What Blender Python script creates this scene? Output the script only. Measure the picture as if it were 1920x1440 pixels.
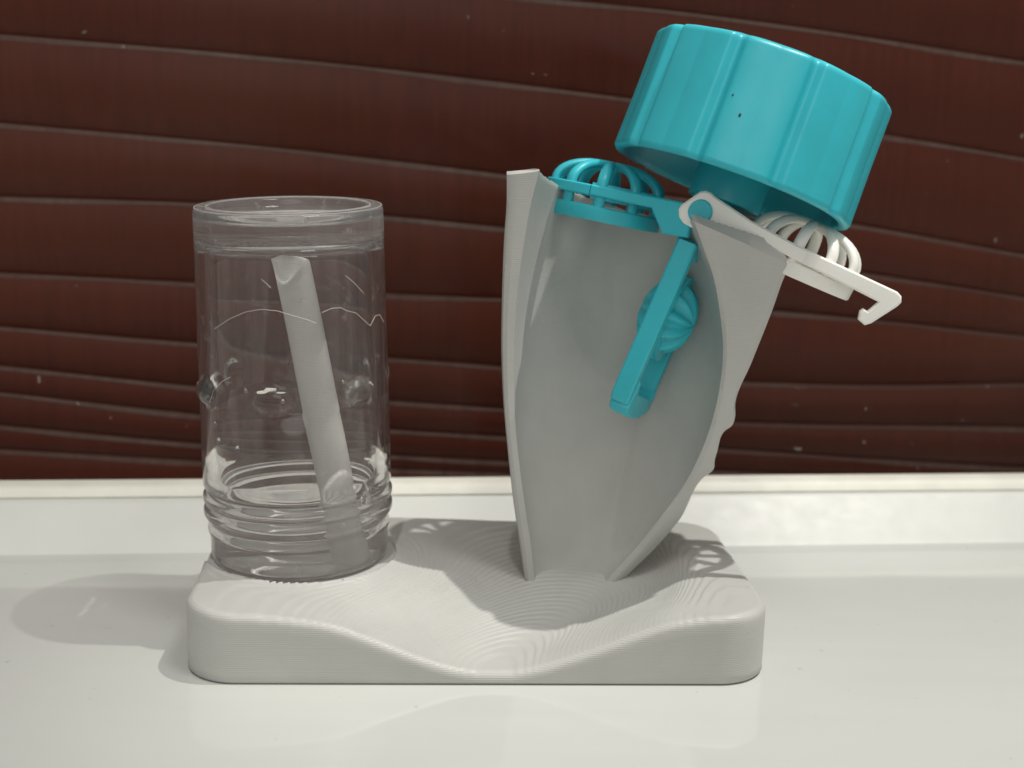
import bpy, math, random
import numpy as np
from mathutils import Vector, Matrix

for o in list(bpy.data.objects):
    bpy.data.objects.remove(o, do_unlink=True)
scene = bpy.context.scene
COL = scene.collection
S = 0.1                        # laid out in millimetres; one scene unit is one centimetre
scene.unit_settings.system = 'METRIC'
scene.unit_settings.scale_length = 0.01
UM = 100.0                     # scene units per metre
R = math.radians

# ------------------------------------------------------------------ camera
FPX, PITCH, ROLL, CAMH, CAMD = 2700.0, R(13.0), R(1.5), 94.0, 230.0
cam_data = bpy.data.cameras.new('camera')
cam = bpy.data.objects.new('camera', cam_data)
COL.objects.link(cam)
cam_data.sensor_width = 36.0
cam_data.lens = FPX / 1920.0 * 36.0
cam_data.clip_start = 0.5
cam_data.clip_end = 5000.0
cam_data.dof.use_dof = True
cam_data.dof.focus_distance = 22.6
cam_data.dof.aperture_fstop = 0.19
_f = Vector((0, math.cos(PITCH), -math.sin(PITCH)))
_u = Vector((0, math.sin(PITCH), math.cos(PITCH)))
_r = Vector((1, 0, 0))
_r2 = _r * math.cos(ROLL) + _u * math.sin(ROLL)
_u2 = _u * math.cos(ROLL) - _r * math.sin(ROLL)
m = Matrix((( _r2.x, _u2.x, -_f.x, 0), (_r2.y, _u2.y, -_f.y, 0), (_r2.z, _u2.z, -_f.z, 0), (0, 0, 0, 1)))
cam.matrix_world = Matrix.Translation(Vector((0, -CAMD, CAMH)) * S) @ m
scene.camera = cam

# ------------------------------------------------------------------ world, lamps, exposure
world = bpy.data.worlds.new('World')
scene.world = world
world.use_nodes = True
world.node_tree.nodes['Background'].inputs['Color'].default_value = (1.0, 0.97, 0.92, 1)
world.node_tree.nodes['Background'].inputs['Strength'].default_value = 0.36

def lamp(name, direction, dist, size, power, color, caustic=True, target=(0, 0, 30)):
    d = Vector(direction).normalized()
    L = bpy.data.lights.new(name, 'AREA')
    L.shape = 'DISK'
    L.size = size * S
    L.energy = power * UM * UM
    L.cycles.is_caustics_light = True
    L.color = color
    o = bpy.data.objects.new(name, L)
    COL.objects.link(o)
    o.location = (Vector(target) - d * dist) * S
    o.rotation_euler = d.to_track_quat('-Z', 'Y').to_euler()
    return o

def spot(name, direction, dist, target, beam, power, color):
    """small spot lamp with a soft-edged beam of the given radius (mm) at the target"""
    d = Vector(direction).normalized()
    L = bpy.data.lights.new(name, 'SPOT')
    L.energy = power * UM * UM
    L.color = color
    L.shadow_soft_size = 8.0 * S
    L.spot_size = 2 * math.atan(beam / dist)
    L.spot_blend = 1.0
    L.cycles.is_caustics_light = True
    o = bpy.data.objects.new(name, L)
    COL.objects.link(o)
    o.location = (Vector(target) - d * dist) * S
    o.rotation_euler = d.to_track_quat('-Z', 'Y').to_euler()

spot('spot_lamp', (-0.35, 0.0, -1), 1100, (54, -6, 24), 134, 36.0, (1.0, 0.97, 0.915))  # key ceiling lamp, beam narrowed to keep off the vial
spot('spot_lamp', (-0.06, 0.36, -1), 1100, (-118, -10, 20), 158, 15.5, (1.0, 0.97, 0.915))  # added spot evening out the left side, vial shadow thrown straight back
lamp('fill_light', (-0.24, 0.33, -0.90), 380, 110, 0.42, (1.0, 0.975, 0.925), False, (15, 0, 80))  # added soft fill from the right front, partly screened by the cap

lamp('fill_light', (0.02, 0.90, -0.42), 450, 260, 0.24, (1.0, 0.98, 0.94), False, (10, 0, 70))  # added low frontal fill to lift cradle edges, cap and vial

scene.view_settings.view_transform = 'Standard'
scene.view_settings.look = 'None'
scene.view_settings.exposure = 0.0
scene.view_settings.gamma = 1.0
scene.render.engine = 'CYCLES'
scene.cycles.use_denoising = True
scene.cycles.max_bounces = 16
scene.cycles.transmission_bounces = 14
scene.cycles.transparent_max_bounces = 16
scene.cycles.diffuse_bounces = 5
scene.cycles.glossy_bounces = 6
scene.cycles.sample_clamp_indirect = 6.0

# ------------------------------------------------------------------ helpers
def ray(u, v):
    x, y = u - 960.0, 720.0 - v
    X = x * math.cos(ROLL) - y * math.sin(ROLL)
    Y = x * math.sin(ROLL) + y * math.cos(ROLL)
    return _f + _r * (X / FPX) + _u * (Y / FPX)
CAMP = Vector((0, -CAMD, CAMH))
def Py(u, v, y):
    d = ray(u, v); return CAMP + d * ((y + CAMD) / d.y)
def Pplane(u, v, o, n):
    d = ray(u, v); return CAMP + d * ((Vector(o) - CAMP).dot(n) / d.dot(n))

def smooth_obj(o, angle=40):
    me = o.data
    me.polygons.foreach_set('use_smooth', [True] * len(me.polygons))
    if angle < 180:
        me.set_sharp_from_angle(angle=R(angle))

def mk(name, verts, faces, mat, parent=None, origin=(0, 0, 0), angle=40, recalc=True):
    """verts in world mm; origin (mm) becomes the object's (or its root's) location"""
    import bmesh
    org = np.array(parent['_o'] if parent is not None else origin, float)
    V = (np.array(verts, float) - org) * S
    me = bpy.data.meshes.new(name)
    me.from_pydata([tuple(p) for p in V], [], [tuple(int(i) for i in f) for f in faces])
    if recalc:
        bm = bmesh.new(); bm.from_mesh(me)
        bmesh.ops.recalc_face_normals(bm, faces=bm.faces)
        bm.to_mesh(me); bm.free()
    me.update()
    o = bpy.data.objects.new(name, me)
    COL.objects.link(o)
    if mat: me.materials.append(mat)
    if angle: smooth_obj(o, angle)
    if parent is not None:
        o.parent = parent
        OFF[o.name] = tuple(org)
        o['_o'] = tuple(org)
    else:
        o.location = Vector(origin) * S
        o['_o'] = tuple(origin)
    return o
OFF = {}

def empty(name, loc):
    o = bpy.data.objects.new(name, None)
    COL.objects.link(o)
    o.empty_display_size = 0.01
    o.location = Vector(loc) * S
    o['_o'] = tuple(loc)
    return o

def tag(o, label, cat, group=None):
    o['label'] = label; o['category'] = cat
    if group: o['group'] = group
    return o

def grid_faces(nr, nc, closed_c=False, closed_r=False, base=0):
    f = []
    for i in range(nr if closed_r else nr - 1):
        for j in range(nc if closed_c else nc - 1):
            a = base + i * nc + j
            b = base + i * nc + (j + 1) % nc
            c = base + ((i + 1) % nr) * nc + (j + 1) % nc
            d = base + ((i + 1) % nr) * nc + j
            f.append((a, b, c, d))
    return f

def loft(rings, caps=True):
    """list of rings (each n x 3, closed)"""
    n = len(rings[0])
    V = [tuple(p) for r in rings for p in r]
    F = grid_faces(len(rings), n, closed_c=True)
    if caps:
        F.append(tuple(range(n)))
        F.append(tuple(range((len(rings) - 1) * n, len(rings) * n)))
    return V, F

def tube(pts, rad, n=12, flat=None):
    """tube through points; rad scalar or list; flat = (normal, factor) squashes the section along a normal"""
    P = [Vector(p) for p in pts]
    rings = []
    prev = None
    for i, p in enumerate(P):
        t = (P[min(i + 1, len(P) - 1)] - P[max(i - 1, 0)]).normalized()
        if prev is None:
            a = Vector((0, 0, 1)) if abs(t.z) < 0.9 else Vector((1, 0, 0))
            x = t.cross(a).normalized()
        else:
            x = (prev - t * prev.dot(t)).normalized()
        prev = x
        y = t.cross(x)
        r = rad[i] if isinstance(rad, (list, tuple, np.ndarray)) else rad
        rings.append([p + (x * math.cos(2 * math.pi * k / n) + y * math.sin(2 * math.pi * k / n)) * r for k in range(n)])
    return loft(rings)

def merge(parts):
    V, F = [], []
    for v, f in parts:
        b = len(V)
        V += [tuple(p) for p in v]
        F += [tuple(i + b for i in q) for q in f]
    return V, F

def prism(outline, a0, a1, fr, bevel=0.25):
    """extrude a 2-D outline (e1,e2) between heights a0..a1 of e3 with a small bevel; fr=(o,e1,e2,e3)"""
    o, e1, e2, e3 = fr
    P = np.array(outline, float)
    n = len(P)
    # vertex normals for insetting
    area = 0.5 * np.sum(P[:, 0] * np.roll(P[:, 1], -1) - np.roll(P[:, 0], -1) * P[:, 1])
    sgn = 1 if area > 0 else -1
    d = np.roll(P, -1, 0) - P
    d /= np.linalg.norm(d, axis=1)[:, None] + 1e-9
    nrm = np.stack([d[:, 1], -d[:, 0]], 1) * sgn
    vn = nrm + np.roll(nrm, 1, 0)
    vn /= np.maximum(np.linalg.norm(vn, axis=1), 0.6)[:, None]
    I = P - vn * bevel
    rings = []
    for Q, h in ((I, a0), (P, a0 + bevel), (P, a1 - bevel), (I, a1)):
        rings.append([o + e1 * q[0] + e2 * q[1] + e3 * h for q in Q])
    return loft(rings)

def sstep(a, b, x):
    t = np.clip((x - a) / (b - a), 0, 1)
    return t * t * (3 - 2 * t)

def hermite(xs, ys):
    xs = np.array(xs, float); ys = np.array(ys, float)
    mslope = np.gradient(ys, xs)
    def f(x):
        x = np.clip(np.asarray(x, float), xs[0], xs[-1])
        i = np.clip(np.searchsorted(xs, x) - 1, 0, len(xs) - 2)
        h = xs[i + 1] - xs[i]; t = (x - xs[i]) / h
        return ((2*t**3 - 3*t**2 + 1) * ys[i] + (t**3 - 2*t**2 + t) * h * mslope[i]
                + (-2*t**3 + 3*t**2) * ys[i+1] + (t**3 - t**2) * h * mslope[i+1])
    return f

# ------------------------------------------------------------------ materials
def mat(name):
    M = bpy.data.materials.new(name); M.use_nodes = True
    nt = M.node_tree
    return M, nt, nt.nodes, nt.links, nt.nodes['Principled BSDF']

def coords(nt, scale=(1, 1, 1)):
    tc = nt.nodes.new('ShaderNodeTexCoord')
    mp = nt.nodes.new('ShaderNodeMapping')
    mp.inputs['Scale'].default_value = tuple(c / UM for c in scale)
    nt.links.new(tc.outputs['Object'], mp.inputs['Vector'])
    return mp.outputs['Vector']

def noise(nt, vec, scale, detail=3.0, rough=0.55):
    n = nt.nodes.new('ShaderNodeTexNoise')
    n.inputs['Scale'].default_value = scale
    n.inputs['Detail'].default_value = detail
    n.inputs['Roughness'].default_value = rough
    nt.links.new(vec, n.inputs['Vector'])
    return n.outputs['Fac']

def ramp(nt, fac, stops):
    r = nt.nodes.new('ShaderNodeValToRGB')
    els = r.color_ramp.elements
    while len(els) < len(stops): els.new(0.5)
    for e, (p, c) in zip(els, stops):
        e.position = p; e.color = (*c, 1) if len(c) == 3 else c
    nt.links.new(fac, r.inputs['Fac'])
    return r.outputs['Color']

def mixc(nt, fac, a, b):
    mx = nt.nodes.new('ShaderNodeMix'); mx.data_type = 'RGBA'
    for k, v in ((0, fac), (6, a), (7, b)):
        if isinstance(v, (float, int)): mx.inputs[k].default_value = v
        elif isinstance(v, tuple): mx.inputs[k].default_value = (*v, 1)
        else: nt.links.new(v, mx.inputs[k])
    return mx.outputs[2]

def mathn(nt, op, a, b=None):
    n = nt.nodes.new('ShaderNodeMath'); n.operation = op
    for k, v in ((0, a), (1, b)):
        if v is None: continue
        if isinstance(v, (float, int)): n.inputs[k].default_value = v
        else: nt.links.new(v, n.inputs[k])
    return n.outputs[0]

def bump(nt, height, strength, dist, bsdf, normal=None):
    b = nt.nodes.new('ShaderNodeBump')
    b.inputs['Strength'].default_value = strength
    b.inputs['Distance'].default_value = dist * UM
    nt.links.new(height, b.inputs['Height'])
    if normal is not None: nt.links.new(normal, b.inputs['Normal'])
    nt.links.new(b.outputs['Normal'], bsdf.inputs['Normal'])
    return b.outputs['Normal']

def make_pla(name, layer_strength=0.4):
    """3-D printed warm grey plastic: fine layer lines, slight mottling"""
    M, nt, N, L, B = mat(name)
    v = coords(nt)
    n1 = noise(nt, v, 90, 4); n2 = noise(nt, v, 900, 2)
    c = ramp(nt, n1, [(0.3, (0.485, 0.485, 0.46)), (0.7, (0.53, 0.53, 0.505))])
    L.new(c, B.inputs['Base Color'])
    B.inputs['Roughness'].default_value = 0.42
    B.inputs['Specular IOR Level'].default_value = 0.35
    sep = N.new('ShaderNodeSeparateXYZ'); L.new(v, sep.inputs[0])
    wob = mathn(nt, 'MULTIPLY', noise(nt, v, 40, 2), 0.00012)
    z = mathn(nt, 'ADD', sep.outputs['Z'], wob)
    s = mathn(nt, 'SINE', mathn(nt, 'MULTIPLY', z, 2 * math.pi / 0.0003))
    stretched = coords(nt, (60, 60, 2600))
    ln = noise(nt, stretched, 1.0, 2)
    h = mathn(nt, 'ADD', mathn(nt, 'MULTIPLY', s, 0.5), mathn(nt, 'MULTIPLY', ln, 1.2))
    nn = bump(nt, h, layer_strength, 0.00006, B)
    bump(nt, n2, 0.12, 0.0001, B, nn)
    return M

def make_plastic(name, col, rough=0.28, var=0.06, sss=0.0):
    M, nt, N, L, B = mat(name)
    v = coords(nt)
    n = noise(nt, v, 120, 3)
    a = tuple(x * (1 - var) for x in col); b = tuple(min(1, x * (1 + var)) for x in col)
    L.new(ramp(nt, n, [(0.3, a), (0.7, b)]), B.inputs['Base Color'])
    r = mathn(nt, 'ADD', mathn(nt, 'MULTIPLY', noise(nt, v, 300, 4), 0.22), rough - 0.11)
    L.new(r, B.inputs['Roughness'])
    if sss:
        B.inputs['Subsurface Weight'].default_value = sss
        B.inputs['Subsurface Radius'].default_value = (0.6, 1.0, 1.0)
        B.inputs['Subsurface Scale'].default_value = 0.0012 * UM
    bump(nt, noise(nt, v, 700, 3), 0.10, 0.0001, B)
    return M

M_pla = make_pla('printed_grey_plastic')
M_teal = make_plastic('teal_plastic', (0.035, 0.51, 0.60), 0.36, 0.05, 0.15)
M_white = make_plastic('white_plastic', (0.92, 0.91, 0.85), 0.30, 0.03, 0.15)

def make_sill(name='glossy_white_sill', r0=0.03, r1=0.10):
    M, nt, N, L, B = mat(name)
    v = coords(nt)
    st = coords(nt, (6, 60, 1))
    n = noise(nt, v, 14, 4); s = noise(nt, st, 1.0, 3)
    c = ramp(nt, n, [(0.3, (0.57, 0.585, 0.56)), (0.7, (0.615, 0.627, 0.60))])
    spots = noise(nt, v, 420, 2)
    streaks = ramp(nt, noise(nt, coords(nt, (5, 190, 1)), 1.0, 4), [(0.35, (0, 0, 0)), (0.7, (1, 1, 1))])  # streak stains that also stand in for the blind's reflected lines
    c = mixc(nt, mathn(nt, 'MULTIPLY', streaks, 0.16), c, (0.55, 0.545, 0.52))
    dirt = ramp(nt, spots, [(0.715, (0, 0, 0)), (0.76, (1, 1, 1))])
    c = mixc(nt, mathn(nt, 'MULTIPLY', dirt, 0.45), c, (0.36, 0.34, 0.30))
    L.new(c, B.inputs['Base Color'])
    r = mathn(nt, 'ADD', mathn(nt, 'MULTIPLY', s, r1), r0)
    L.new(r, B.inputs['Roughness'])
    B.inputs['IOR'].default_value = 1.5
    h = mathn(nt, 'ADD', mathn(nt, 'MULTIPLY', noise(nt, coords(nt, (8, 45, 1)), 1.0, 2), 1.0), mathn(nt, 'MULTIPLY', n, 0.5))
    bump(nt, h, 0.35, 0.0006, B)
    return M
M_sill = make_sill()
M_frame = make_plastic('satin_white_frame', (0.66, 0.67, 0.635), 0.45, 0.01)
M_bead = make_plastic('cream_bead', (0.78, 0.77, 0.69), 0.5, 0.06)

def make_slat():
    M, nt, N, L, B = mat('brown_slat')
    v = coords(nt, (900, 120, 60))
    n = noise(nt, v, 1.0, 3)
    big = noise(nt, coords(nt), 18, 3)
    c = ramp(nt, n, [(0.3, (0.070, 0.0085, 0.0040)), (0.7, (0.098, 0.0150, 0.0072))])
    c = mixc(nt, mathn(nt, 'MULTIPLY', big, 0.5), c, (0.105, 0.034, 0.015))
    L.new(c, B.inputs['Base Color'])
    B.inputs['Roughness'].default_value = 0.42
    B.inputs['Specular IOR Level'].default_value = 0.25
    bump(nt, n, 0.12, 0.0003, B)
    return M
M_slat = make_slat()
def make_edge():  # paler brown that paints in the light caught along slat tops
    M, nt, N, L, B = mat('slat_edge_highlight')
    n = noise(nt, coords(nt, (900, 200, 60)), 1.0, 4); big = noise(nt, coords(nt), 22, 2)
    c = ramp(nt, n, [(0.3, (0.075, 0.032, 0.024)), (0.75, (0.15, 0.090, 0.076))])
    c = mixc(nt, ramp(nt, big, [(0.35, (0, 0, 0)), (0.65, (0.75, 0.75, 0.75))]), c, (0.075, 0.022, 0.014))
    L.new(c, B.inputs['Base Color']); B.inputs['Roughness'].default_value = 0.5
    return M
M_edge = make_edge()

def make_pane():
    """thin clear pane: transmits straight through, reflects by Fresnel, a little dust"""
    M, nt, N, L, B = mat('window_glass')
    out = N['Material Output']
    N.remove(B)
    tr = N.new('ShaderNodeBsdfTransparent'); tr.inputs[0].default_value = (0.97, 0.98, 0.97, 1)
    gl = N.new('ShaderNodeBsdfGlossy'); gl.inputs['Roughness'].default_value = 0.02
    fr = N.new('ShaderNodeFresnel'); fr.inputs['IOR'].default_value = 1.45
    mx = N.new('ShaderNodeMixShader')
    L.new(mathn(nt, 'MULTIPLY', fr.outputs[0], 0.10), mx.inputs[0]); L.new(tr.outputs[0], mx.inputs[1]); L.new(gl.outputs[0], mx.inputs[2])
    df = N.new('ShaderNodeBsdfDiffuse'); df.inputs[0].default_value = (0.75, 0.7, 0.62, 1)
    v = coords(nt)
    sp = ramp(nt, noise(nt, v, 330, 1), [(0.785, (0, 0, 0)), (0.82, (1, 1, 1))])
    film = ramp(nt, noise(nt, v, 16, 4), [(0.45, (0, 0, 0)), (0.8, (1, 1, 1))])
    fac = mathn(nt, 'ADD', mathn(nt, 'MULTIPLY', sp, 0.22), mathn(nt, 'MULTIPLY', film, 0.005))
    m2 = N.new('ShaderNodeMixShader')
    L.new(fac, m2.inputs[0]); L.new(mx.outputs[0], m2.inputs[1]); L.new(df.outputs[0], m2.inputs[2])
    L.new(m2.outputs[0], out.inputs['Surface'])
    return M
M_pane = make_pane()

def make_clear(name, haze, streak, gloss_rough, ior=1.5, bend=0.15, fs=1.0, stretch=(420, 420, 16)):
    """clear plastic wall: light goes straight through, Fresnel reflection, scuffs scatter a little white"""
    M, nt, N, L, B = mat(name)
    N.remove(B)
    v = coords(nt)
    tr = N.new('ShaderNodeBsdfTransparent'); tr.inputs[0].default_value = (0.975, 0.965, 0.968, 1)
    gl = N.new('ShaderNodeBsdfGlossy'); gl.inputs['Roughness'].default_value = gloss_rough
    bp = N.new('ShaderNodeBump'); bp.inputs['Strength'].default_value = 0.35; bp.inputs['Distance'].default_value = 0.0006 * UM
    L.new(noise(nt, v, 140, 3), bp.inputs['Height'])
    L.new(bp.outputs[0], gl.inputs['Normal'])
    ge = N.new('ShaderNodeNewGeometry')
    dt = N.new('ShaderNodeVectorMath'); dt.operation = 'DOT_PRODUCT'
    L.new(ge.outputs['Incoming'], dt.inputs[0]); L.new(bp.outputs[0], dt.inputs[1])
    cosv = mathn(nt, 'ABSOLUTE', dt.outputs['Value'])
    f0 = ((ior - 1) / (ior + 1)) ** 2
    sch = mathn(nt, 'ADD', mathn(nt, 'MULTIPLY', mathn(nt, 'POWER', mathn(nt, 'SUBTRACT', 1.0, cosv), 5.0), (1 - f0) * fs), f0)
    mx = N.new('ShaderNodeMixShader')
    rf = N.new('ShaderNodeBsdfRefraction'); rf.inputs['IOR'].default_value = 1.47; rf.inputs['Roughness'].default_value = 0.02
    rf.inputs['Color'].default_value = (0.97, 0.965, 0.965, 1)
    L.new(bp.outputs[0], rf.inputs['Normal'])
    tb = N.new('ShaderNodeMixShader'); tb.inputs[0].default_value = bend
    L.new(tr.outputs[0], tb.inputs[1]); L.new(rf.outputs[0], tb.inputs[2])
    L.new(sch, mx.inputs[0]); L.new(tb.outputs[0], mx.inputs[1]); L.new(gl.outputs[0], mx.inputs[2])
    df = N.new('ShaderNodeBsdfDiffuse'); df.inputs[0].default_value = (0.80, 0.78, 0.77, 1)
    tl = N.new('ShaderNodeBsdfTranslucent'); tl.inputs[0].default_value = (0.80, 0.78, 0.77, 1)
    ad = N.new('ShaderNodeMixShader'); ad.inputs[0].default_value = 0.5
    L.new(df.outputs[0], ad.inputs[1]); L.new(tl.outputs[0], ad.inputs[2])
    sv = ramp(nt, noise(nt, coords(nt, stretch), 1.0, 3), [(0.42, (0, 0, 0)), (0.75, (1, 1, 1))])
    sc = ramp(nt, noise(nt, v, 260, 5, 0.7), [(0.60, (0, 0, 0)), (0.78, (1, 1, 1))])
    fac = mathn(nt, 'ADD', mathn(nt, 'ADD', mathn(nt, 'MULTIPLY', sv, streak), mathn(nt, 'MULTIPLY', sc, streak)), haze)
    m2 = N.new('ShaderNodeMixShader')
    L.new(fac, m2.inputs[0]); L.new(mx.outputs[0], m2.inputs[1]); L.new(ad.outputs[0], m2.inputs[2])
    L.new(m2.outputs[0], N['Material Output'].inputs['Surface'])
    return M
M_clear = make_clear('clear_scuffed_plastic', 0.010, 0.05, 0.04, 1.45, 0.03, 0.4)
M_foot = make_clear('clear_cloudy_plastic', 0.10, 0.26, 0.05, 1.6, 0.22, 0.6, (90, 90, 900))
M_glass, nt, N, L, B = mat('clear_thick_plastic')
N.remove(B)
_g = N.new('ShaderNodeBsdfGlass'); _g.inputs['IOR'].default_value = 1.45; _g.inputs['Roughness'].default_value = 0.0
_g.inputs['Color'].default_value = (0.985, 0.98, 0.98, 1)
_d = N.new('ShaderNodeBsdfDiffuse'); _d.inputs[0].default_value = (0.88, 0.86, 0.85, 1)
_t = N.new('ShaderNodeBsdfTranslucent'); _t.inputs[0].default_value = (0.88, 0.86, 0.85, 1)
_a = N.new('ShaderNodeMixShader'); _a.inputs[0].default_value = 0.5
L.new(_d.outputs[0], _a.inputs[1]); L.new(_t.outputs[0], _a.inputs[2])
_s1 = ramp(nt, noise(nt, coords(nt, (500, 500, 18)), 1.0, 3), [(0.45, (0, 0, 0)), (0.75, (1, 1, 1))])
_s2 = ramp(nt, noise(nt, coords(nt), 300, 5, 0.7), [(0.60, (0, 0, 0)), (0.75, (1, 1, 1))])
_sep = N.new('ShaderNodeSeparateXYZ'); L.new(coords(nt), _sep.inputs[0])
_end_haze = ramp(nt, mathn(nt, 'MULTIPLY', _sep.outputs['Z'], 10.0), [(0.11, (0.9, 0.9, 0.9)), (0.16, (0, 0, 0)), (0.53, (0, 0, 0)), (0.55, (1, 1, 1))])  # extra white at neck and foot stands in for light gathered there
_fac = mathn(nt, 'ADD', mathn(nt, 'ADD', mathn(nt, 'MULTIPLY', _s1, 0.07), mathn(nt, 'MULTIPLY', _s2, 0.30)), mathn(nt, 'ADD', 0.02, mathn(nt, 'MULTIPLY', _end_haze, 0.15)))
_m = N.new('ShaderNodeMixShader')
L.new(_fac, _m.inputs[0]); L.new(_g.outputs[0], _m.inputs[1]); L.new(_a.outputs[0], _m.inputs[2])
L.new(_m.outputs[0], N['Material Output'].inputs['Surface'])
M_water, _, _, _, _b = mat('water'); _b.inputs['Base Color'].default_value = (1, 1, 1, 1); _b.inputs['Transmission Weight'].default_value = 1.0; _b.inputs['IOR'].default_value = 1.33; _b.inputs['Roughness'].default_value = 0.0
M_hair, _, _, _, _b = mat('lint_fibre'); _b.inputs['Base Color'].default_value = (0.75, 0.72, 0.68, 1); _b.inputs['Roughness'].default_value = 0.5
M_speck, _, _, _, _b = mat('dark_speck'); _b.inputs['Base Color'].default_value = (0.02, 0.05, 0.06, 1); _b.inputs['Roughness'].default_value = 0.7

# ------------------------------------------------------------------ setting: sill, window frame, pane
WY = R(6.6)
WT = Vector((math.cos(WY), math.sin(WY), 0)); WN = Vector((-math.sin(WY), math.cos(WY), 0))
WO = Vector((-57.0, 24.2, 0))                     # a point on the crease between sill and frame
def W(t, n, z): return WO + WT * t + WN * n + Vector((0, 0, z))

# sill: slab with a rounded nose towards the room and a coved back
prof = [(-330, -22), (-330, -6), (-329, -2.5), (-326.5, -0.6), (-323, 0), (-200, 0), (-60, 0), (-20, 0), (-1.5, 0), (0.6, 0.25), (1.6, 0.9)]
V, F = [], []
ts = np.linspace(-420, 620, 3)
for t in ts:
    for n, z in prof: V.append(W(t, n, z))
F = grid_faces(3, len(prof))
sill = mk('window_sill', V, F, M_sill, origin=(0, 0, 0), angle=30)
sill['kind'] = 'structure'

win = empty('window', W(57, 12, 0))
def extrude_profile(pr, t0, t1, closed=True):
    V = [W(t, n, z) for t in (t0, t1) for n, z in pr]
    n = len(pr)
    F = [(i, (i + 1) % n, n + (i + 1) % n, n + i) for i in range(n)]
    F += [tuple(range(n)), tuple(range(n, 2 * n))]
    return V, F
V, F = extrude_profile([(1.4, 0.7), (2.6, 1.7), (9.2, 8.3), (9.8, 8.75), (10.4, 8.9), (16, 8.9), (16, -20), (1.4, -20)], -420, 620)
mk('frame_rail', V, F, M_frame, win, angle=30)
V, F = extrude_profile([(10.5, 8.95), (10.35, 9.3), (11.3, 10.5), (11.8, 10.85), (12.6, 11.0), (15.8, 11.05), (15.8, 8.95)], -420, 620)
mk('glazing_bead', V, F, M_bead, win, angle=30)
V = [W(t, 15.0, z) for t, z in ((-420, 12.05), (620, 12.05), (620, 420), (-420, 420))]
V = [W(t, n, z) for n in (16.2, 20.2) for t, z in ((-420, 9.0), (620, 9.0), (620, 420), (-420, 420))]
mk('glass_pane', V, [(0, 1, 2, 3), (4, 5, 6, 7), (0, 1, 5, 4), (1, 2, 6, 5), (2, 3, 7, 6), (3, 0, 4, 7)], M_pane, win, angle=0)
tag(win, 'white window frame rail with cream bead below the dusty glass pane', 'window')

# ------------------------------------------------------------------ blind: sagging brown slats behind the pane
blind = empty('venetian_blind', W(57, 42, 0))
tag(blind, 'dark brown venetian blind with uneven sagging slats behind the glass', 'blind')
BN = 42.0
lines = [
    [(0, -430), (960, -350), (1920, -215)],
    [(0, -260), (960, -175), (1920, -50)],
    [(0, -92), (640, -38), (1043, 0), (1200, 15), (1400, 39), (1920, 117)],
    [(0, 65), (560, 113), (1177, 185), (1655, 253), (1920, 297)],
    [(0, 231), (560, 282), (947, 328), (1583, 418), (1920, 478)],
    [(0, 369), (363, 381), (720, 405), (947, 427), (1641, 515), (1920, 558)],
    [(0, 511), (365, 530), (740, 551), (1455, 583), (1920, 630)],
    [(0, 612), (365, 643), (745, 672), (1400, 716), (1600, 722), (1920, 718)],
    [(0, 685), (375, 725), (745, 752), (1400, 792), (1920, 800)],
    [(0, 735), (375, 777), (745, 806), (1360, 841), (1600, 858), (1920, 877)],
    [(0, 797), (378, 832), (900, 862), (1920, 905)],
    [(0, 842), (380, 864), (900, 885), (1920, 925)],
]
bo = W(0, BN, 0)
tt = np.linspace(-230, 420, 66)
curves = []
for ln in lines:
    P = [Pplane(u, v, bo, WN) for u, v in ln]
    xs = np.array([(p - bo).dot(WT) for p in P]); zs = np.array([p.z for p in P])
    sl0 = (zs[1] - zs[0]) / (xs[1] - xs[0]); sl1 = (zs[-1] - zs[-2]) / (xs[-1] - xs[-2])
    xs = np.concatenate([[xs[0] - 160], xs, [xs[-1] + 200]])
    zs = np.concatenate([[zs[0] - sl0 * 160], zs, [zs[-1] + sl1 * 200]])
    curves.append(hermite(xs, zs)(tt))
curves.append(curves[-1] - 9)
for i in range(len(curves) - 1):
    zt, zb = curves[i], curves[i + 1]
    V = []
    K = 13
    for j, t in enumerate(tt):
        hgt = max(zt[j] - zb[j], 2.0) + 1.5
        sec = [(BN - 0.55, zt[j]), (BN - 0.9, zt[j] - 0.12)]
        for k in range(1, K):
            s = k / (K - 1)
            bul = min(1.0, hgt / 14.0)
            nn = BN - 0.9 - 1.35 * bul * math.sin(math.pi * min(1.0, s * 1.02)) + 1.5 * s ** 1.3
            sec.append((nn, zt[j] - 0.12 - hgt * s))
        back = [(n + 0.75, z - 0.1) for n, z in reversed(sec)]
        back[-1] = (sec[0][0] + 0.9, sec[0][1] + 0.02)
        for n, z in sec + back: V.append(W(t, n, z))
    F = grid_faces(len(tt), 2 * (K + 1), closed_c=True)
    sl = mk('slat', V, F, M_slat, blind, angle=35)
    E = []  # thin strip whose pale colour stands in for the lit lip
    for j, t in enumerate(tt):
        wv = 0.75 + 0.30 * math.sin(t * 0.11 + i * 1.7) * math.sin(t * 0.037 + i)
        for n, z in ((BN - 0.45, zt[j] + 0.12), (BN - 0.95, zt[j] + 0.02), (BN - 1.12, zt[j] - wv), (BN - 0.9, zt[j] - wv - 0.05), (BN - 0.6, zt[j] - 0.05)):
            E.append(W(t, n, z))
    mk('edge_highlight', E, grid_faces(len(tt), 5, closed_c=True), M_edge, sl, angle=60)

# ------------------------------------------------------------------ printed stand
BYAW = R(3.2)
BC = Vector((-5.3, -0.3, 0))
BX = Vector((math.cos(BYAW), math.sin(BYAW), 0)); BY = Vector((-math.sin(BYAW), math.cos(BYAW), 0))
HW, HD, CR = 45.0, 26.8, 8.0
stand = empty('lens_case_stand', BC)
tag(stand, 'light grey 3D printed drying stand with wavy base, peg and curved cradle', 'stand')

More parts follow.
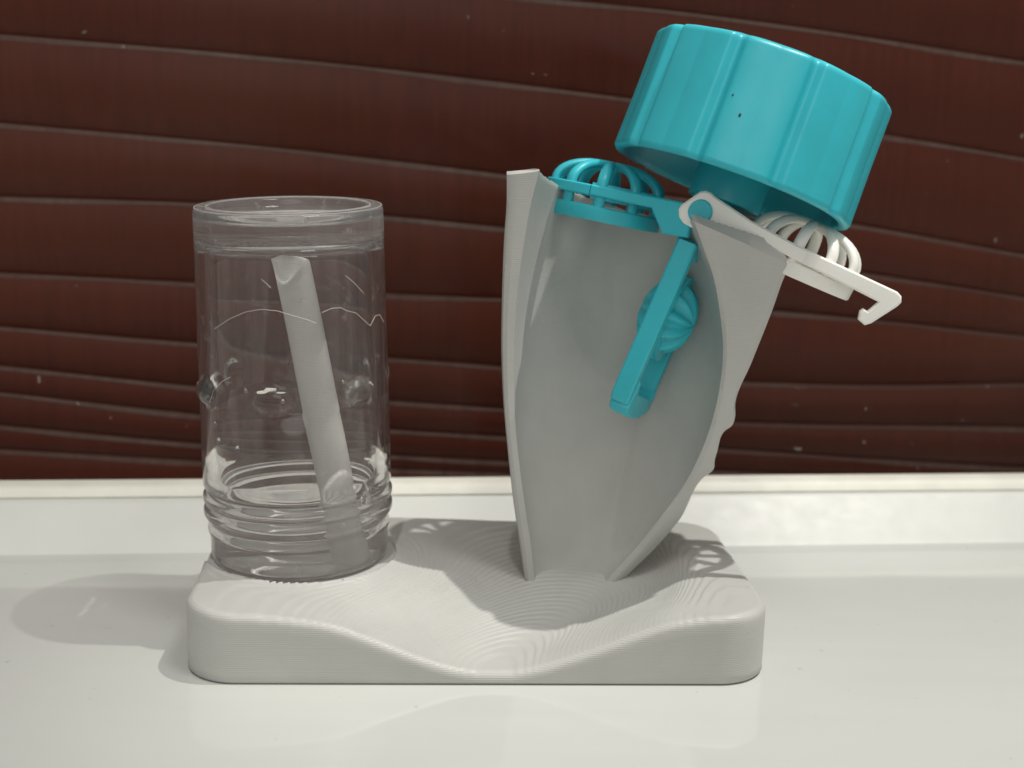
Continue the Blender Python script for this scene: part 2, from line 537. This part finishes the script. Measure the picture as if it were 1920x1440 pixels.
front = hermite([-45, -43, -38, -28.5, -22.4, -16.2, -8.9, -3.9, 1.6, 8.5, 13.5, 18.5, 23.5, 28.5, 33.5, 38.5, 45],
                [12.4, 12.4, 12.1, 11.4, 10.4, 8.2, 5.2, 3.6, 2.9, 3.6, 5.2, 7.0, 9.0, 10.8, 11.7, 12.1, 12.1])
VB = Vector((-34.9, 0.0, 10.9))                   # bottom centre of the vial
VA = Vector((-0.0255, 0.0, 1.0)).normalized()     # its axis
_vl = (VB - BC); vlx, vly = _vl.dot(BX), _vl.dot(BY)

def base_z(X, Y):
    yy = (Y + HD) / (2 * HD)
    s = sstep(0.02, 1.08, yy)
    back = 9.7 + 0.5 * sstep(20, -30, X)
    sh = 12.5 * sstep(-HD, 3.0, Y) * (1 - sstep(28, 42, X))
    z = front(X - sh) * (1 - s) + back * s
    z = z + 0.010 * np.sin(X * 0.9 + 1.3 * np.sin(Y * 0.35)) * np.sin(Y * 0.7 + np.sin(X * 0.3))
    # seat mound under the vial: a low cone with a flat top
    r = np.hypot(X - vlx, (Y - vly) * 1.0)
    mound = 10.75 - np.clip(r - 16.3, 0, None) * 0.85
    k = 1.2
    z = np.where(r < 16.0, 10.75, np.log(np.exp(z / k) * 0.5 + np.exp(mound / k)) * k)
    return z

def rrect(hw, hd, r, n_c=16, step=0.36):
    pts = []
    def seg(a, b):
        a = np.array(a); b = np.array(b); n = max(2, int(np.linalg.norm(b - a) / step))
        for i in range(n): pts.append(a + (b - a) * i / n)
    cs = [(hw - r, hd - r, 0), (-hw + r, hd - r, 90), (-hw + r, -hd + r, 180), (hw - r, -hd + r, 270)]
    for q in range(4):
        cx, cy, a0 = cs[q]
        for i in range(n_c):
            a = R(a0 + 90 * i / n_c)
            pts.append(np.array((cx + r * math.cos(a), cy + r * math.sin(a))))
        e = (cx + r * math.cos(R(a0 + 90)), cy + r * math.sin(R(a0 + 90)))
        nx, ny, na = cs[(q + 1) % 4]
        s2 = (nx + r * math.cos(R(na)), ny + r * math.sin(R(na)))
        seg(e, s2)
    return np.array(pts)
out = rrect(HW, HD, CR)
nP = len(out)
FIL = 1.4
rs = np.concatenate([np.linspace(0.02, 0.93, 250), np.linspace(0.934, 1.0, 30)])
rows = []
LAY = 0.23
for r in rs:
    X, Y = out[:, 0] * r, out[:, 1] * r
    qx = np.abs(X) - (HW - CR); qy = np.abs(Y) - (HD - CR)
    e = CR - (np.hypot(np.maximum(qx, 0), np.maximum(qy, 0)) + np.minimum(np.maximum(qx, qy), 0))
    z = base_z(X, Y)
    gx = (base_z(X + 0.2, Y) - base_z(X - 0.2, Y)) / 0.4; gy = (base_z(X, Y + 0.2) - base_z(X, Y - 0.2)) / 0.4
    g = np.hypot(gx, gy)
    amp = (1 - sstep(0.45, 0.8, g)) * sstep(0.02, 0.06, g)
    q = z / LAY; fq = q - np.floor(q)
    zt = LAY * (np.floor(q) + 0.15 * fq + 0.85 * sstep(0.55, 0.98, fq))
    z = z + 1.0 * amp * (zt - z)
    ee = np.clip(e, 0, FIL)
    z = z - (FIL - np.sqrt(np.maximum(FIL ** 2 - (FIL - ee) ** 2, 0)))
    rows.append(np.stack([X, Y, z], 1))
zedge = rows[-1][:, 2].copy()
for k in range(1, 9):
    zz = zedge + (0.5 - zedge) * k / 8
    rows.append(np.stack([out[:, 0], out[:, 1], zz], 1))
rows.append(np.stack([out[:, 0] * 0.994, out[:, 1] * 0.99, np.full(nP, 0.12)], 1))
rows.append(np.stack([out[:, 0] * 0.985, out[:, 1] * 0.975, np.full(nP, 0.12)], 1))
V = np.concatenate(rows)
Vw = BC.to_tuple() + np.outer(V[:, 0], BX) + np.outer(V[:, 1], BY) + np.outer(V[:, 2], (0, 0, 1))
F = grid_faces(len(rows), nP, closed_c=True)
F.append(tuple(range(nP))); F.append(tuple(range((len(rows) - 1) * nP, len(rows) * nP)))
mk('base', Vw, F, M_pla, stand, angle=60)

# peg that carries the vial
p0 = Vector((-26.2, 0.3, 8.5)); p1 = Vector((-36.6, -0.5, 64.3))
ax = (p1 - p0).normalized(); sx = Vector((1, 0, 0)); sx = (sx - ax * sx.dot(ax)).normalized(); sy = ax.cross(sx)
rings = []
Lp = (p1 - p0).length
for k in range(40):
    s = k / 39 * Lp
    w = 3.05 - 0.1 * s / Lp; d = 2.4 - 0.2 * s / Lp
    rem = Lp - s
    if rem < 3.2:
        q = math.sqrt(max(0.0, 1 - ((3.2 - rem) / 3.2) ** 2)); w *= max(q, 0.06); d *= max(q, 0.06)
    ring = []
    for a in range(28):
        t = 2 * math.pi * a / 28
        x = w * math.copysign(abs(math.cos(t)) ** 0.85, math.cos(t)); y = d * math.sin(t)
        cut = 0.0
        if rem < 13 and y < 0:      # slanted leaf-shaped facet near the tip
            y *= 0.05 + 0.95 * sstep(1, 12.5, rem + x * 2.0)
        ring.append(p0 + ax * s + sx * (x - (0.9 * (1 - rem / 3.2) if rem < 3.2 else 0)) + sy * y)
    rings.append(ring)
V, F = loft(rings)
mk('drain_peg', V, F, M_pla, stand, angle=50)

# cradle: leaning open shell whose cut front edges face the room
def contour(px, y):
    pts = [Py(u, v, 3.0 - 9.0 * (1085 - v) / 760.0) for u, v in px]
    d = [0]
    for a, b in zip(pts, pts[1:]): d.append(d[-1] + (b - a).length)
    d = np.array(d) / d[-1]
    A = np.array([p.to_tuple() for p in pts])
    fs = [hermite(d, A[:, k]) for k in range(3)]
    return lambda t: np.stack([f(t) for f in fs], -1)
YF = 3.0
cLO = contour([(983, 1085), (974, 1019), (962, 937), (953, 856), (944, 758), (940, 660), (941, 560), (945, 450), (950, 372), (950, 328)], YF)
cLI = contour([(1003, 1092), (995, 1019), (985, 954), (974, 872), (966, 790), (964, 690), (966, 601), (971, 540), (983, 452), (996, 380), (1011, 321)], YF)
cRI = contour([(1118, 1110), (1132, 1094), (1197, 1022), (1246, 960), (1279, 915), (1315, 846), (1341, 768), (1352, 709), (1356, 660), (1350, 587), (1338, 521), (1318, 462), (1301, 414)], YF)
cRO = contour([(1150, 1115), (1161, 1100), (1230, 1029), (1274, 978), (1326, 893), (1334, 888), (1340, 880), (1341, 866), (1345, 852), (1361, 809), (1373, 801), (1379, 787), (1380, 758), (1411, 680), (1448, 587), (1476, 512), (1482, 500), (1478, 492)], YF)
NR, NI, NW = 110, 72, 30
DIP = 0.5 * (cLI(1.0)[2] + cRI(1.0)[2]) - Py(1150, 388, 15.0).z
rings = []
rng = random.Random(4)
for k in range(NR):
    t = k / (NR - 1)
    LO, LI, RI, RO = cLO(t), cLI(t), cRI(t), cRO(t)
    D = 4.5 + 16.5 * math.sin(0.5 * math.pi * t) ** 0.9
    dip = DIP * t ** 3
    wing = np.linalg.norm(RO - RI); lw = np.linalg.norm(LI - LO)
    ring = []
    ring.append(LO + (0, 0.55, 0))
    ring.append(LO + (LI - LO) * 0.12 + (0, -0.05, 0))
    ring.append(LO + (LI - LO) * 0.45 + (0, -0.25 - 0.25 * lw / 4, 0))
    ring.append(LO + (LI - LO) * 0.85 + (0, -0.1, 0))
    for j in range(NI):
        s = j / (NI - 1)
        c = 0.5 - 0.5 * math.cos(math.pi * s)
        b = (4 * c * (1 - c)) ** 0.5
        p = LI + (RI - LI) * c + np.array((0, D * b, -dip * b))
        if k == NR - 1: p = p + np.array((0, 0, 0.17 * (2 * abs(((j * 0.5) % 1) - 0.5) - 0.5)))
        ring.append(p)
    ring.append(RI + (RO - RI) * min(0.5, 0.9 / wing) + (0, -0.45, 0))
    f0_, f1_ = min(0.5, 0.9 / wing), 1 - min(0.3, 0.8 / wing)
    for q in range(1, NW):
        ff = f0_ + (f1_ - f0_) * q / (NW - 1)
        ring.append(RI + (RO - RI) * ff + (0, -0.45 + 0.40 * (q / (NW - 1)) ** 2, 0))
    ring.append(RO + (0, 0.7, 0))
    TH = 2.6
    for j in range(NI):
        s = 1 - j / (NI - 1)
        c = 0.5 - 0.5 * math.cos(math.pi * s)
        b = (4 * c * (1 - c)) ** 0.5
        p = LO + (RO - LO) * c + np.array((0, 1.2 + (D + TH - 1.2) * b, -dip * b * 0.92))
        if k == NR - 1: p = p + np.array((0, 0, 0.17 * (2 * abs(((j * 0.5) % 1) - 0.5) - 0.5)))
        ring.append(p)
    rings.append(ring)
# chamfered, serrated top surface
top = [np.array(p, float) for p in rings[-1]]
n = len(top)
yt_ = 3.0 - 9.0
for q in range(4): top[q] = top[q] + (0.0, 0.9, 0.45)
for j in range(NI):
    z_ = 0.3 + 0.12 * ((j % 4) / 2.0 - 0.75)
    top[4 + j] = top[4 + j] + (0, 0.25, z_)
    top[n - 1 - j] = top[n - 1 - j] + (0, -0.25, z_)
e_ = [Vector(Py(1296, 401, yt_ + 2.0)), Vector(Py(1452, 452, yt_ + 2.6)), Vector(Py(1476, 484, yt_ + 2.0))]
i0 = 4 + NI
for q in range(NW + 1):
    f_ = q / NW
    p_ = e_[0].lerp(e_[1], f_ / 0.88) if f_ < 0.88 else e_[1].lerp(e_[2], (f_ - 0.88) / 0.12)
    top[i0 + q] = np.array(p_) + (0, 0, 0.16 * ((q % 2) - 0.5))
top[3 + NI] = np.array(e_[0]) + (-0.1, 0.1, 0)
rings.append(top)
V, F = loft(rings, caps=False)
tb = NR * n
inn = [tb + 4 + j for j in range(NI)]
outr = [tb + n - 1 - j for j in range(NI)]
for j in range(NI - 1): F.append((inn[j], inn[j + 1], outr[j + 1], outr[j]))
F.append((tb, tb + 1, tb + 2, tb + 3, inn[0], outr[0]))
F.append(tuple([inn[-1]] + [tb + i0 + q for q in range(NW + 1)] + [outr[-1]]))
mk('cap_cradle', V, F, M_pla, stand, angle=38)

# ------------------------------------------------------------------ vial, standing mouth down over the peg
vx = Vector((1, 0, 0)); vx = (vx - VA * vx.dot(VA)).normalized(); vyy = VA.cross(vx)
vial = empty('lens_vial', VB)
tag(vial, 'clear scuffed plastic vial upside down over the grey peg', 'vial')
VR = lambda h: 15.48 - 0.43 * (h - 15) / 42.6
def revolve(pr, closed, NA=200):
    V = []
    for r, h in pr:
        for k in range(NA):
            a = 2 * math.pi * k / NA
            V.append(VB + VA * h + vx * (r * math.cos(a)) + vyy * (r * math.sin(a)))
    return V, grid_faces(len(pr), NA, closed_c=True, closed_r=closed)
oprof = [(13.6, 0.0), (14.3, 0.2), (14.55, 0.7), (14.7, 1.8), (14.7, 4.5), (14.95, 5.0), (15.05, 5.5), (14.95, 6.0), (14.7, 6.5), (14.75, 7.1), (15.3, 7.6), (15.6, 8.2), (15.6, 8.9), (15.35, 9.5), (14.95, 9.8), (15.3, 10.1), (15.6, 10.6), (15.6, 11.2), (15.3, 11.8), (14.85, 12.1), (14.85, 12.5), (15.35, 12.8), (15.5, 13.3), (15.48, 15)]
oprof += [(VR(h), h) for h in np.linspace(15.6, 57.4, 70)]
oprof += [(14.98, 57.9), (14.8, 58.25), (14.5, 58.4), (13.2, 58.4), (12.9, 58.25), (12.7, 57.9), (12.6, 57.4), (12.4, 56.9), (12.0, 56.5), (11.2, 56.25), (9, 56.1), (6.0, 56.1), (5.6, 56.3), (5.0, 56.45), (2.0, 56.45), (0.01, 56.45)]
iprof = [(0.01, 53.9), (4, 53.9), (9.5, 53.7), (11.4, 53.3), (12.4, 52.4), (12.8, 51.1), (12.85, 40), (12.9, 27.6), (12.95, 27.2), (13.15, 26.9), (13.2, 20), (13.25, 15.2), (13.1, 14.4), (12.8, 13.4), (12.75, 12.4), (12.9, 11.0), (12.9, 1.0), (13.05, 0.3)]
nubs = [(R(-90 - 56), 29.9), (R(-94), 29.9), (R(-90 + 50), 29.9), (R(30), 29.9), (R(90), 29.9), (R(150), 29.9)]
V = []
NA = 256
for q, (r, h) in enumerate(oprof + iprof):
    for k in range(NA):
        a = 2 * math.pi * k / NA
        rr = r
        if q < len(oprof) and 24 < h < 36:
            for na, nh in nubs:
                da = (a - na + math.pi) % (2 * math.pi) - math.pi
                e = (da * r / 3.3) ** 2 + ((h - nh) / 2.2) ** 2
                if e < 1: rr += 1.25 * (1 - e) ** 0.55
        V.append(VB + VA * h + vx * (rr * math.cos(a)) + vyy * (rr * math.sin(a)))
o = mk('vial_body', V, grid_faces(len(oprof) + len(iprof), NA, closed_c=True, closed_r=True), M_glass, vial, angle=180)
o.cycles.is_caustics_caster = True
M_rim_glint = make_clear('rim_glint_plastic', 0.45, 0.2, 0.1, 1.6, 0.1)  # whitish rings that paint bright highlight lines along the vial's edges
for nm_, rr_, hh_, tr_ in (('rim_glint', 12.95, 58.36, 0.16), ('rim_glint', 14.75, 58.25, 0.13), ('base_glint', 12.35, 52.9, 0.12)):
    V = []
    for k in range(160):
        a = 2 * math.pi * k / 160
        for q in range(8):
            b_ = 2 * math.pi * q / 8
            r_ = rr_ + tr_ * math.cos(b_)
            V.append(VB + VA * (hh_ + tr_ * math.sin(b_)) + vx * (r_ * math.cos(a)) + vyy * (r_ * math.sin(a)))
    mk(nm_, V, grid_faces(160, 8, closed_c=True, closed_r=True), M_rim_glint, vial, angle=60)

def on_vial(u, v, dr=0.08):
    """point on the near side of the vial wall under a pixel"""
    d = ray(u, v).normalized()
    p = CAMP.copy(); best = None
    for k in range(4000):
        p = CAMP + d * (180 + k * 0.02)
        q = p - VB; h = q.dot(VA); rr = (q - VA * h).length
        if rr < 15.48 - 0.43 * (h - 15) / 42.6 + dr: return p
    return p
for px in ([(402, 617), (430, 598), (460, 585), (490, 580), (520, 583), (550, 592), (575, 599), (592, 606)],
           [(604, 586), (622, 578), (640, 577), (648, 582), (668, 587), (684, 602), (694, 611), (704, 592), (712, 590), (720, 604)],
           [(394, 754), (402, 730), (410, 722), (418, 714), (432, 707)],
           [(490, 524), (498, 530), (508, 540)],
           [(648, 517), (664, 530), (674, 541), (682, 550)]):
    V, F = tube([on_vial(u, v) for u, v in px], 0.033, 6)
    mk('lint_fibre', V, F, M_hair, vial)

for u, v, r_ in ((404, 796, 0.42), (412, 828, 0.62), (684, 934, 1.15), (461, 733, 0.35), (446, 842, 0.5), (690, 868, 0.45), (642, 716, 0.3), (530, 752, 0.3)):
    c_ = on_vial(u, v, 0.0)
    h_ = (c_ - VB).dot(VA); nr = (c_ - VB - VA * h_).normalized(); tg = VA.cross(nr)
    V = []
    for i in range(9):
        th = math.pi * i / 8
        for k in range(16):
            b_ = 2 * math.pi * k / 16
            V.append(c_ + nr * (r_ * 0.55 * math.cos(th) + 0.12 * r_) + (tg * (0.8 * math.cos(b_)) + VA * (1.1 * math.sin(b_) - 0.15 * math.cos(2 * b_))) * (r_ * math.sin(th)))
    mk('water_droplet', V, grid_faces(9, 16, closed_c=True), M_water, vial, angle=180)

# ------------------------------------------------------------------ screw cap with lens baskets
cc = Vector((34.96, 8.0, 73.03))                  # centre of the cap's mouth
A = Vector((0.345, 0.173, 1.0)).normalized()
al_deg = 24.0
al = R(21)
Nn = Vector((math.sin(al), math.cos(al), 0)); Nn = (Nn - A * Nn.dot(A)).normalized()
Ww = Nn.cross(A).normalized()
capo = empty('lens_basket_holder', cc)
tag(capo, 'teal screw cap with teal and white lens baskets resting on the grey cradle', 'cap')
CRR = 20.35; CH = 20.1; KS = 1.0
def lobes(phi):
    w = ((phi - R(-20) + R(18)) % R(36) - R(18)) / R(18)      # -1..1, 0 in the middle of a flute
    aw = abs(w)
    flute = 0.5 * (1 + math.cos(math.pi * aw / 0.26)) if aw < 0.26 else 0.0
    flat = 0.34 * max(0.0, (aw - 0.3) / 0.7) ** 1.5
    return -flute - flat
# the camera-facing side is phi = 0, positive to the right
def capdir(phi): return Ww * math.sin(phi + R(-al_deg)) - Nn * math.cos(phi + R(-al_deg))
cprof = [(-0.35, 0.0, 1), (0, 0.3, 1), (0.02, 1.0, 1), (-0.15, CH * 0.5, 1), (-0.2, CH - 0.9, 1), (-0.25, CH - 0.4, 1), (-0.55, CH - 0.02, 0.95), (-1.3, CH + 0.25, 0.8), (-3.2, CH + 0.75, 0.3), (-7, CH + 1.5, 0), (-13, CH + 1.9, 0), (-CRR + 0.4, CH + 2.0, 0)]
cin = [(-CRR + 0.4, CH - 1.2, 0), (-6, CH - 1.4, 0), (-2.9, CH - 2.0, 0), (-2.3, CH - 4, 0), (-2.3, 10.4, 0), (-3.1, 9.9, 0), (-3.1, 9.1, 0), (-2.3, 8.6, 0), (-2.3, 6.4, 0), (-3.1, 5.9, 0), (-3.1, 5.1, 0), (-2.3, 4.6, 0), (-2.2, 1.0, 0), (-1.8, 0.1, 0)]
NA = 600
V = []
pr = cprof + cin
for dr, h, lw in pr:
    for k in range(NA):
        ph = 2 * math.pi * k / NA
        V.append(cc + A * h + capdir(ph) * (CRR + dr + lobes(ph) * lw))
F = grid_faces(len(pr), NA, closed_c=True, closed_r=True)
mk('cap_shell', V, F, M_teal, capo, angle=60)

# black specks on the cap's face
for u, v, r in ((1387, 216, 0.22), (1374, 178, 0.13)):
    d = ray(u, v).normalized()
    # march to the cap face
    for k in range(6000):
        p = CAMP + d * (190 + k * 0.01)
        q = p - cc; h = q.dot(A); rad = q - A * h
        ph = math.atan2(rad.dot(Ww), -rad.dot(Nn)) + R(al_deg)
        if rad.length < CRR - 0.12 + lobes(ph): break
    e1 = rad.normalized(); e2 = A; e3 = e1.cross(e2)
    rings = []
    for i in range(5):
        t = -0.9 + 1.8 * i / 4
        w = math.sqrt(1 - t * t)
        rings.append([p + e2 * (t * r * 1.6) + (e3 * math.cos(2 * math.pi * k / 8) * r + e1 * math.sin(2 * math.pi * k / 8) * 0.07) * w for k in range(8)])
    V, F = loft(rings)
    mk('speck', V, F, M_speck, capo)

# stem: post under the cap, plate seen edge-on, fluted domes on both sides
HN = Py(1313, 397, -1.6)                            # near end of the hinge pin
HG = HN + Nn * 10.6                                # hinge centre
parts = []
def cyl(o, ax_, length, r0, r1=None, n=28, up=None):
    ax_ = ax_.normalized(); r1 = r0 if r1 is None else r1
    return tube([o, o + ax_ * 0.2, o + ax_ * (length - 0.2), o + ax_ * length], [r0 - 0.2, r0, r1, r1 - 0.2], n)
st = cyl(cc - A * 3.0, A, CH + 1.0, 6.2)
parts.append(st)
fr = (HG, Nn, A, Ww)                               # prism frame: e1 = depth, e2 = up, e3 = thickness
def stadium_outline(w, top, bot, r, n=10):
    pts = [(-w, top), (-w, bot + r)]
    for i in range(1, n): a = math.pi + math.pi / 2 * i / n; pts.append((-w + r + r * math.cos(a), bot + r + r * math.sin(a)))
    pts += [(-w + r, bot), (w - r, bot)]
    for i in range(1, n): a = 1.5 * math.pi + math.pi / 2 * i / n; pts.append((w - r + r * math.cos(a), bot + r + r * math.sin(a)))
    pts += [(w, bot + r), (w, top)]
    return pts
parts.append(prism([(-5, 5), (-5, -6), (5, -6), (5, 5)], -3.2, 3.2, fr, 0.4))
mk('stem_post', *merge(parts), M_teal, capo, angle=35)
SW = 9.4
Bt, Bb = Py(1289, 453, -0.8), Py(1172, 720, -5.0)     # near rail of the stem
As = (Bt - Bb).normalized()
Ns = (Nn - As * Nn.dot(As)).normalized(); Ws = Ns.cross(As)
SO = Bt + As * 4.6 * KS + Ns * SW * KS
As, Ns, Ws = As * KS, Ns * KS, Ws * KS
fr = (SO, Ns, As, Ws)
stem = mk('stem_frame', *merge([
    prism([(-SW, -4.6), (-SW, -31), (-SW + 0.9, -32.4), (-SW + 2.1, -32.4), (-SW + 2.3, -31), (-SW + 2.6, -6.8), (SW - 2.6, -6.8), (SW - 2.6, -29), (SW - 1, -31), (SW, -30), (SW, -4.6), (SW - 2, -4.0), (-SW + 2, -4.0)], -1.6, 1.6, fr, 0.3),
    prism([(-SW + 1.9, -28), (-SW + 1.2, -32.9), (-SW + 2.4, -34.0), (-3, -34.3), (3, -34.1), (SW - 1.5, -32.8), (SW - 0.6, -29), (SW - 2.2, -28.2), (SW - 3.2, -30.2), (-SW + 4.2, -30.2)], -1.5, 1.9, fr, 0.35),
]), M_teal, capo, angle=35)
DC = SO - As * 16.4
V = []
nu, nv = 33, 80
for i in range(nu):
    th = math.pi * i / (nu - 1)
    for k in range(nv):
        ph = 2 * math.pi * k / nv
        fl = 1 - 0.32 * (0.5 - 0.5 * math.cos(10 * ph)) * math.sin(th) ** 0.5 * (0.25 + 0.75 * abs(math.cos(th)) ** 0.3)
        V.append(DC + Ws * (4.7 * math.cos(th) * (0.35 + 0.65 * fl)) + (Ns * math.cos(ph) + As * math.sin(ph)) * (6.4 * math.sin(th) ** 0.9 * fl))
mk('lens_dome', V, grid_faces(nu, nv, closed_c=True), M_teal, capo, angle=70)
ring = []
V = []
for k in range(64):
    ph = 2 * math.pi * k / 64
    for (r, w) in ((5.7, -1.4), (7.4, -1.4), (7.4, 1.4), (5.7, 1.4)):
        V.append(DC + Ws * w + (Ns * math.cos(ph) + As * math.sin(ph)) * r)
mk('dome_rim', V, grid_faces(64, 4, closed_c=True, closed_r=True), M_teal, capo, angle=40)
mk('hinge_pin', *cyl(HN - Nn * 0.5, Nn, 22.2, 1.95), M_teal, capo, angle=40)

def basket(name, hinge, e1, e2, M, white):
    e1 = e1.normalized(); e2 = (e2 - e1 * e2.dot(e1)).normalized()
    e3 = e1.cross(e2)
    if e3.z < 0: e3 = -e3
    e1, e2, e3 = e1 * KS, e2 * KS, e3 * KS
    RW = 10.4
    HG = hinge + e2 * RW                           # middle of the hinge line
    c0 = 17.9 if white else 18.7
    parts = []
    for sgn in (-1, 1):
        y0 = -RW if sgn < 0 else RW - 2.0
        f2 = (HG + e2 * y0, e1, e3, e2)
        if white:
            side = [(1.6, -2.6), (0.4, -2.9), (-1.7, -2.7), (-2.7, -2.1), (-3.3, -1.0), (-3.2, -0.2), (-1.3, 2.9), (-0.6, 3.35), (0.3, 3.4), (1.2, 3.1)] + [(8, 1.9), (16, 1.3), (33.1, 0.9), (34.0, 0.5), (34.4, -0.4), (34.1, -1.2),
                    (31.6, -5.2), (30.8, -5.9), (29.5, -5.5), (29.2, -4.2), (29.5, -3.6), (30.3, -3.7), (31.2, -1.75), (28.0, -1.55), (16, -0.9), (8, -0.3), (5.0, -0.6), (2.6, -1.9)]
            if sgn > 0:
                side = [(1.6, -2.6), (0.4, -2.9), (-1.7, -2.7), (-2.7, -2.1), (-3.3, -1.0), (-3.2, -0.2), (-1.3, 2.9), (-0.6, 3.35), (0.3, 3.4), (1.2, 3.1)] + [(8, 1.9), (16, 1.3), (29, 1.0), (29.4, 0), (29, -1.3), (16, -0.9), (8, -0.3), (5, -0.6), (2.6, -1.9)]
        else:
            side = [(1.2, -4.4), (1.0, 0.2), (2.0, 0.95), (c0, 0.9), (c0, -0.8), (8.0, -0.9), (5.4, -4.6)]
        parts.append(prism(side, 0.0, 2.0, f2, 0.3))
    Rh = 1.0
    # round end of the rim (outer band)
    rim_parts = []
    a0, a1 = (-90, 90)
    n = 40
    V = []
    for k in range(n + 1):
        a = R(a0 + (a1 - a0) * k / n)
        ro, ri = RW, RW - 1.9
        for r_, h_ in ((ri, -0.85), (ro - 0.2, -0.85), (ro, -0.65), (ro, 0.7), (ro - 0.2, 0.9), (ri, 0.9)):
            V.append(HG + e1 * (c0 + r_ * math.cos(a)) + e2 * (r_ * math.sin(a)) + e3 * h_)
    F = grid_faces(n + 1, 6, closed_c=True); F += [tuple(range(6)), tuple(range(n * 6, n * 6 + 6))]
    parts.append((V, F))
    # inner plate towards the hinge so the ring is carried on every side
    V = []
    for k in range(n + 1):
        a = R(90 + 180 * k / n)
        for r_, h_ in ((8.4, -1.3), (9.4, -1.3), (9.4, 1.3), (8.4, 1.3)):
            V.append(HG + e1 * (c0 + r_ * math.cos(a)) + e2 * (r_ * math.sin(a)) + e3 * h_)
    F = grid_faces(n + 1, 4, closed_c=True); F += [tuple(range(4)), tuple(range(n * 4, n * 4 + 4))]
    parts.append((V, F))
    root = mk(name, *merge(parts), M, capo, angle=35)
    def sub(nm, V, F, ang=45): return mk(nm, V, F, M, root, angle=ang)
    # lower ring
    V = []
    for k in range(72):
        a = 2 * math.pi * k / 72
        hs = -1.7 if not white else -0.6
        for r_, h_ in ((8.2, -3.1 + hs), (9.6, -3.1 + hs), (9.8, -2.9 + hs), (9.9, -0.9 + hs), (9.7, -0.7 + hs), (8.4, -0.7 + hs)):
            V.append(HG + e1 * (c0 + r_ * math.cos(a)) + e2 * (r_ * math.sin(a)) + e3 * h_)
    sub('lower_ring', V, grid_faces(72, 6, closed_c=True, closed_r=True))
    NRIB = 10
    for q in range(NRIB):
        a = R(360 * q / NRIB + 8)
        rad = e1 * math.cos(a) + e2 * math.sin(a); tan = e3.cross(rad).normalized() * KS
        o_ = HG + e1 * c0
        pts = [(9.0, -3.6), (9.1, -1.6), (9.2, 0.0), (9.1, 0.8)]
        for i in range(1, 11):
            t = math.pi / 2 * i / 10
            pts.append((1.2 + 8.0 * math.cos(t) ** 0.85, 0.8 + (4.6 if white else 3.9) * math.sin(t)))
        rings = []
        for i, (r_, h_) in enumerate(pts):
            pa = pts[max(i - 1, 0)]; pb = pts[min(i + 1, len(pts) - 1)]
            dx, dz = pb[0] - pa[0], pb[1] - pa[1]; l_ = math.hypot(dx, dz)
            nx, nz = dz / l_, -dx / l_
            wd = 1.0 if i < 9 else 1.0 - 0.08 * (i - 8)
            th = 0.75
            ctr = o_ + rad * r_ + e3 * h_
            nrm = rad * nx + e3 * nz
            ring = []
            for k in range(10):
                b = 2 * math.pi * k / 10
                ring.append(ctr + tan * (wd * math.cos(b)) + nrm * (th * math.sin(b)))
            rings.append(ring)
        V, F = loft(rings)
        sub('rib', V, F, 60)
    # small disc at the crown
    V, F = tube([HG + e1 * c0 + e3 * h for h in ((4.5, 4.7, 5.5, 5.8) if white else (3.9, 4.1, 4.8, 5.1))], [2.0, 2.4, 2.2, 1.6], 24)
    sub('crown', V, F)
    return root
lw = basket('teal_basket', Py(1313, 397, -1.6), Py(1030, 338, 7.1) - Py(1300, 392, -1.6), Vector((0.20, 1.0, -0.13)), M_teal, False)
wb = basket('white_basket', Py(1313, 397, -1.6), Py(1676, 556, -7.5) - Py(1313, 397, -1.6), Vector((0.30, 1.0, -0.17)), M_white, True)
lw['label'] = 'teal hinged lens basket swung open to the left'
wb['label'] = 'white hinged lens basket swung open to the right'

for o in scene.objects:
    if '_o' in o.keys(): del o['_o']

for o in scene.objects:
    if o.type == 'MESH' and o.name.split('.')[0] in ('window_sill', 'base', 'drain_peg', 'frame_rail', 'glazing_bead', 'slat', 'cap_cradle'):
        o.cycles.is_caustics_receiver = True
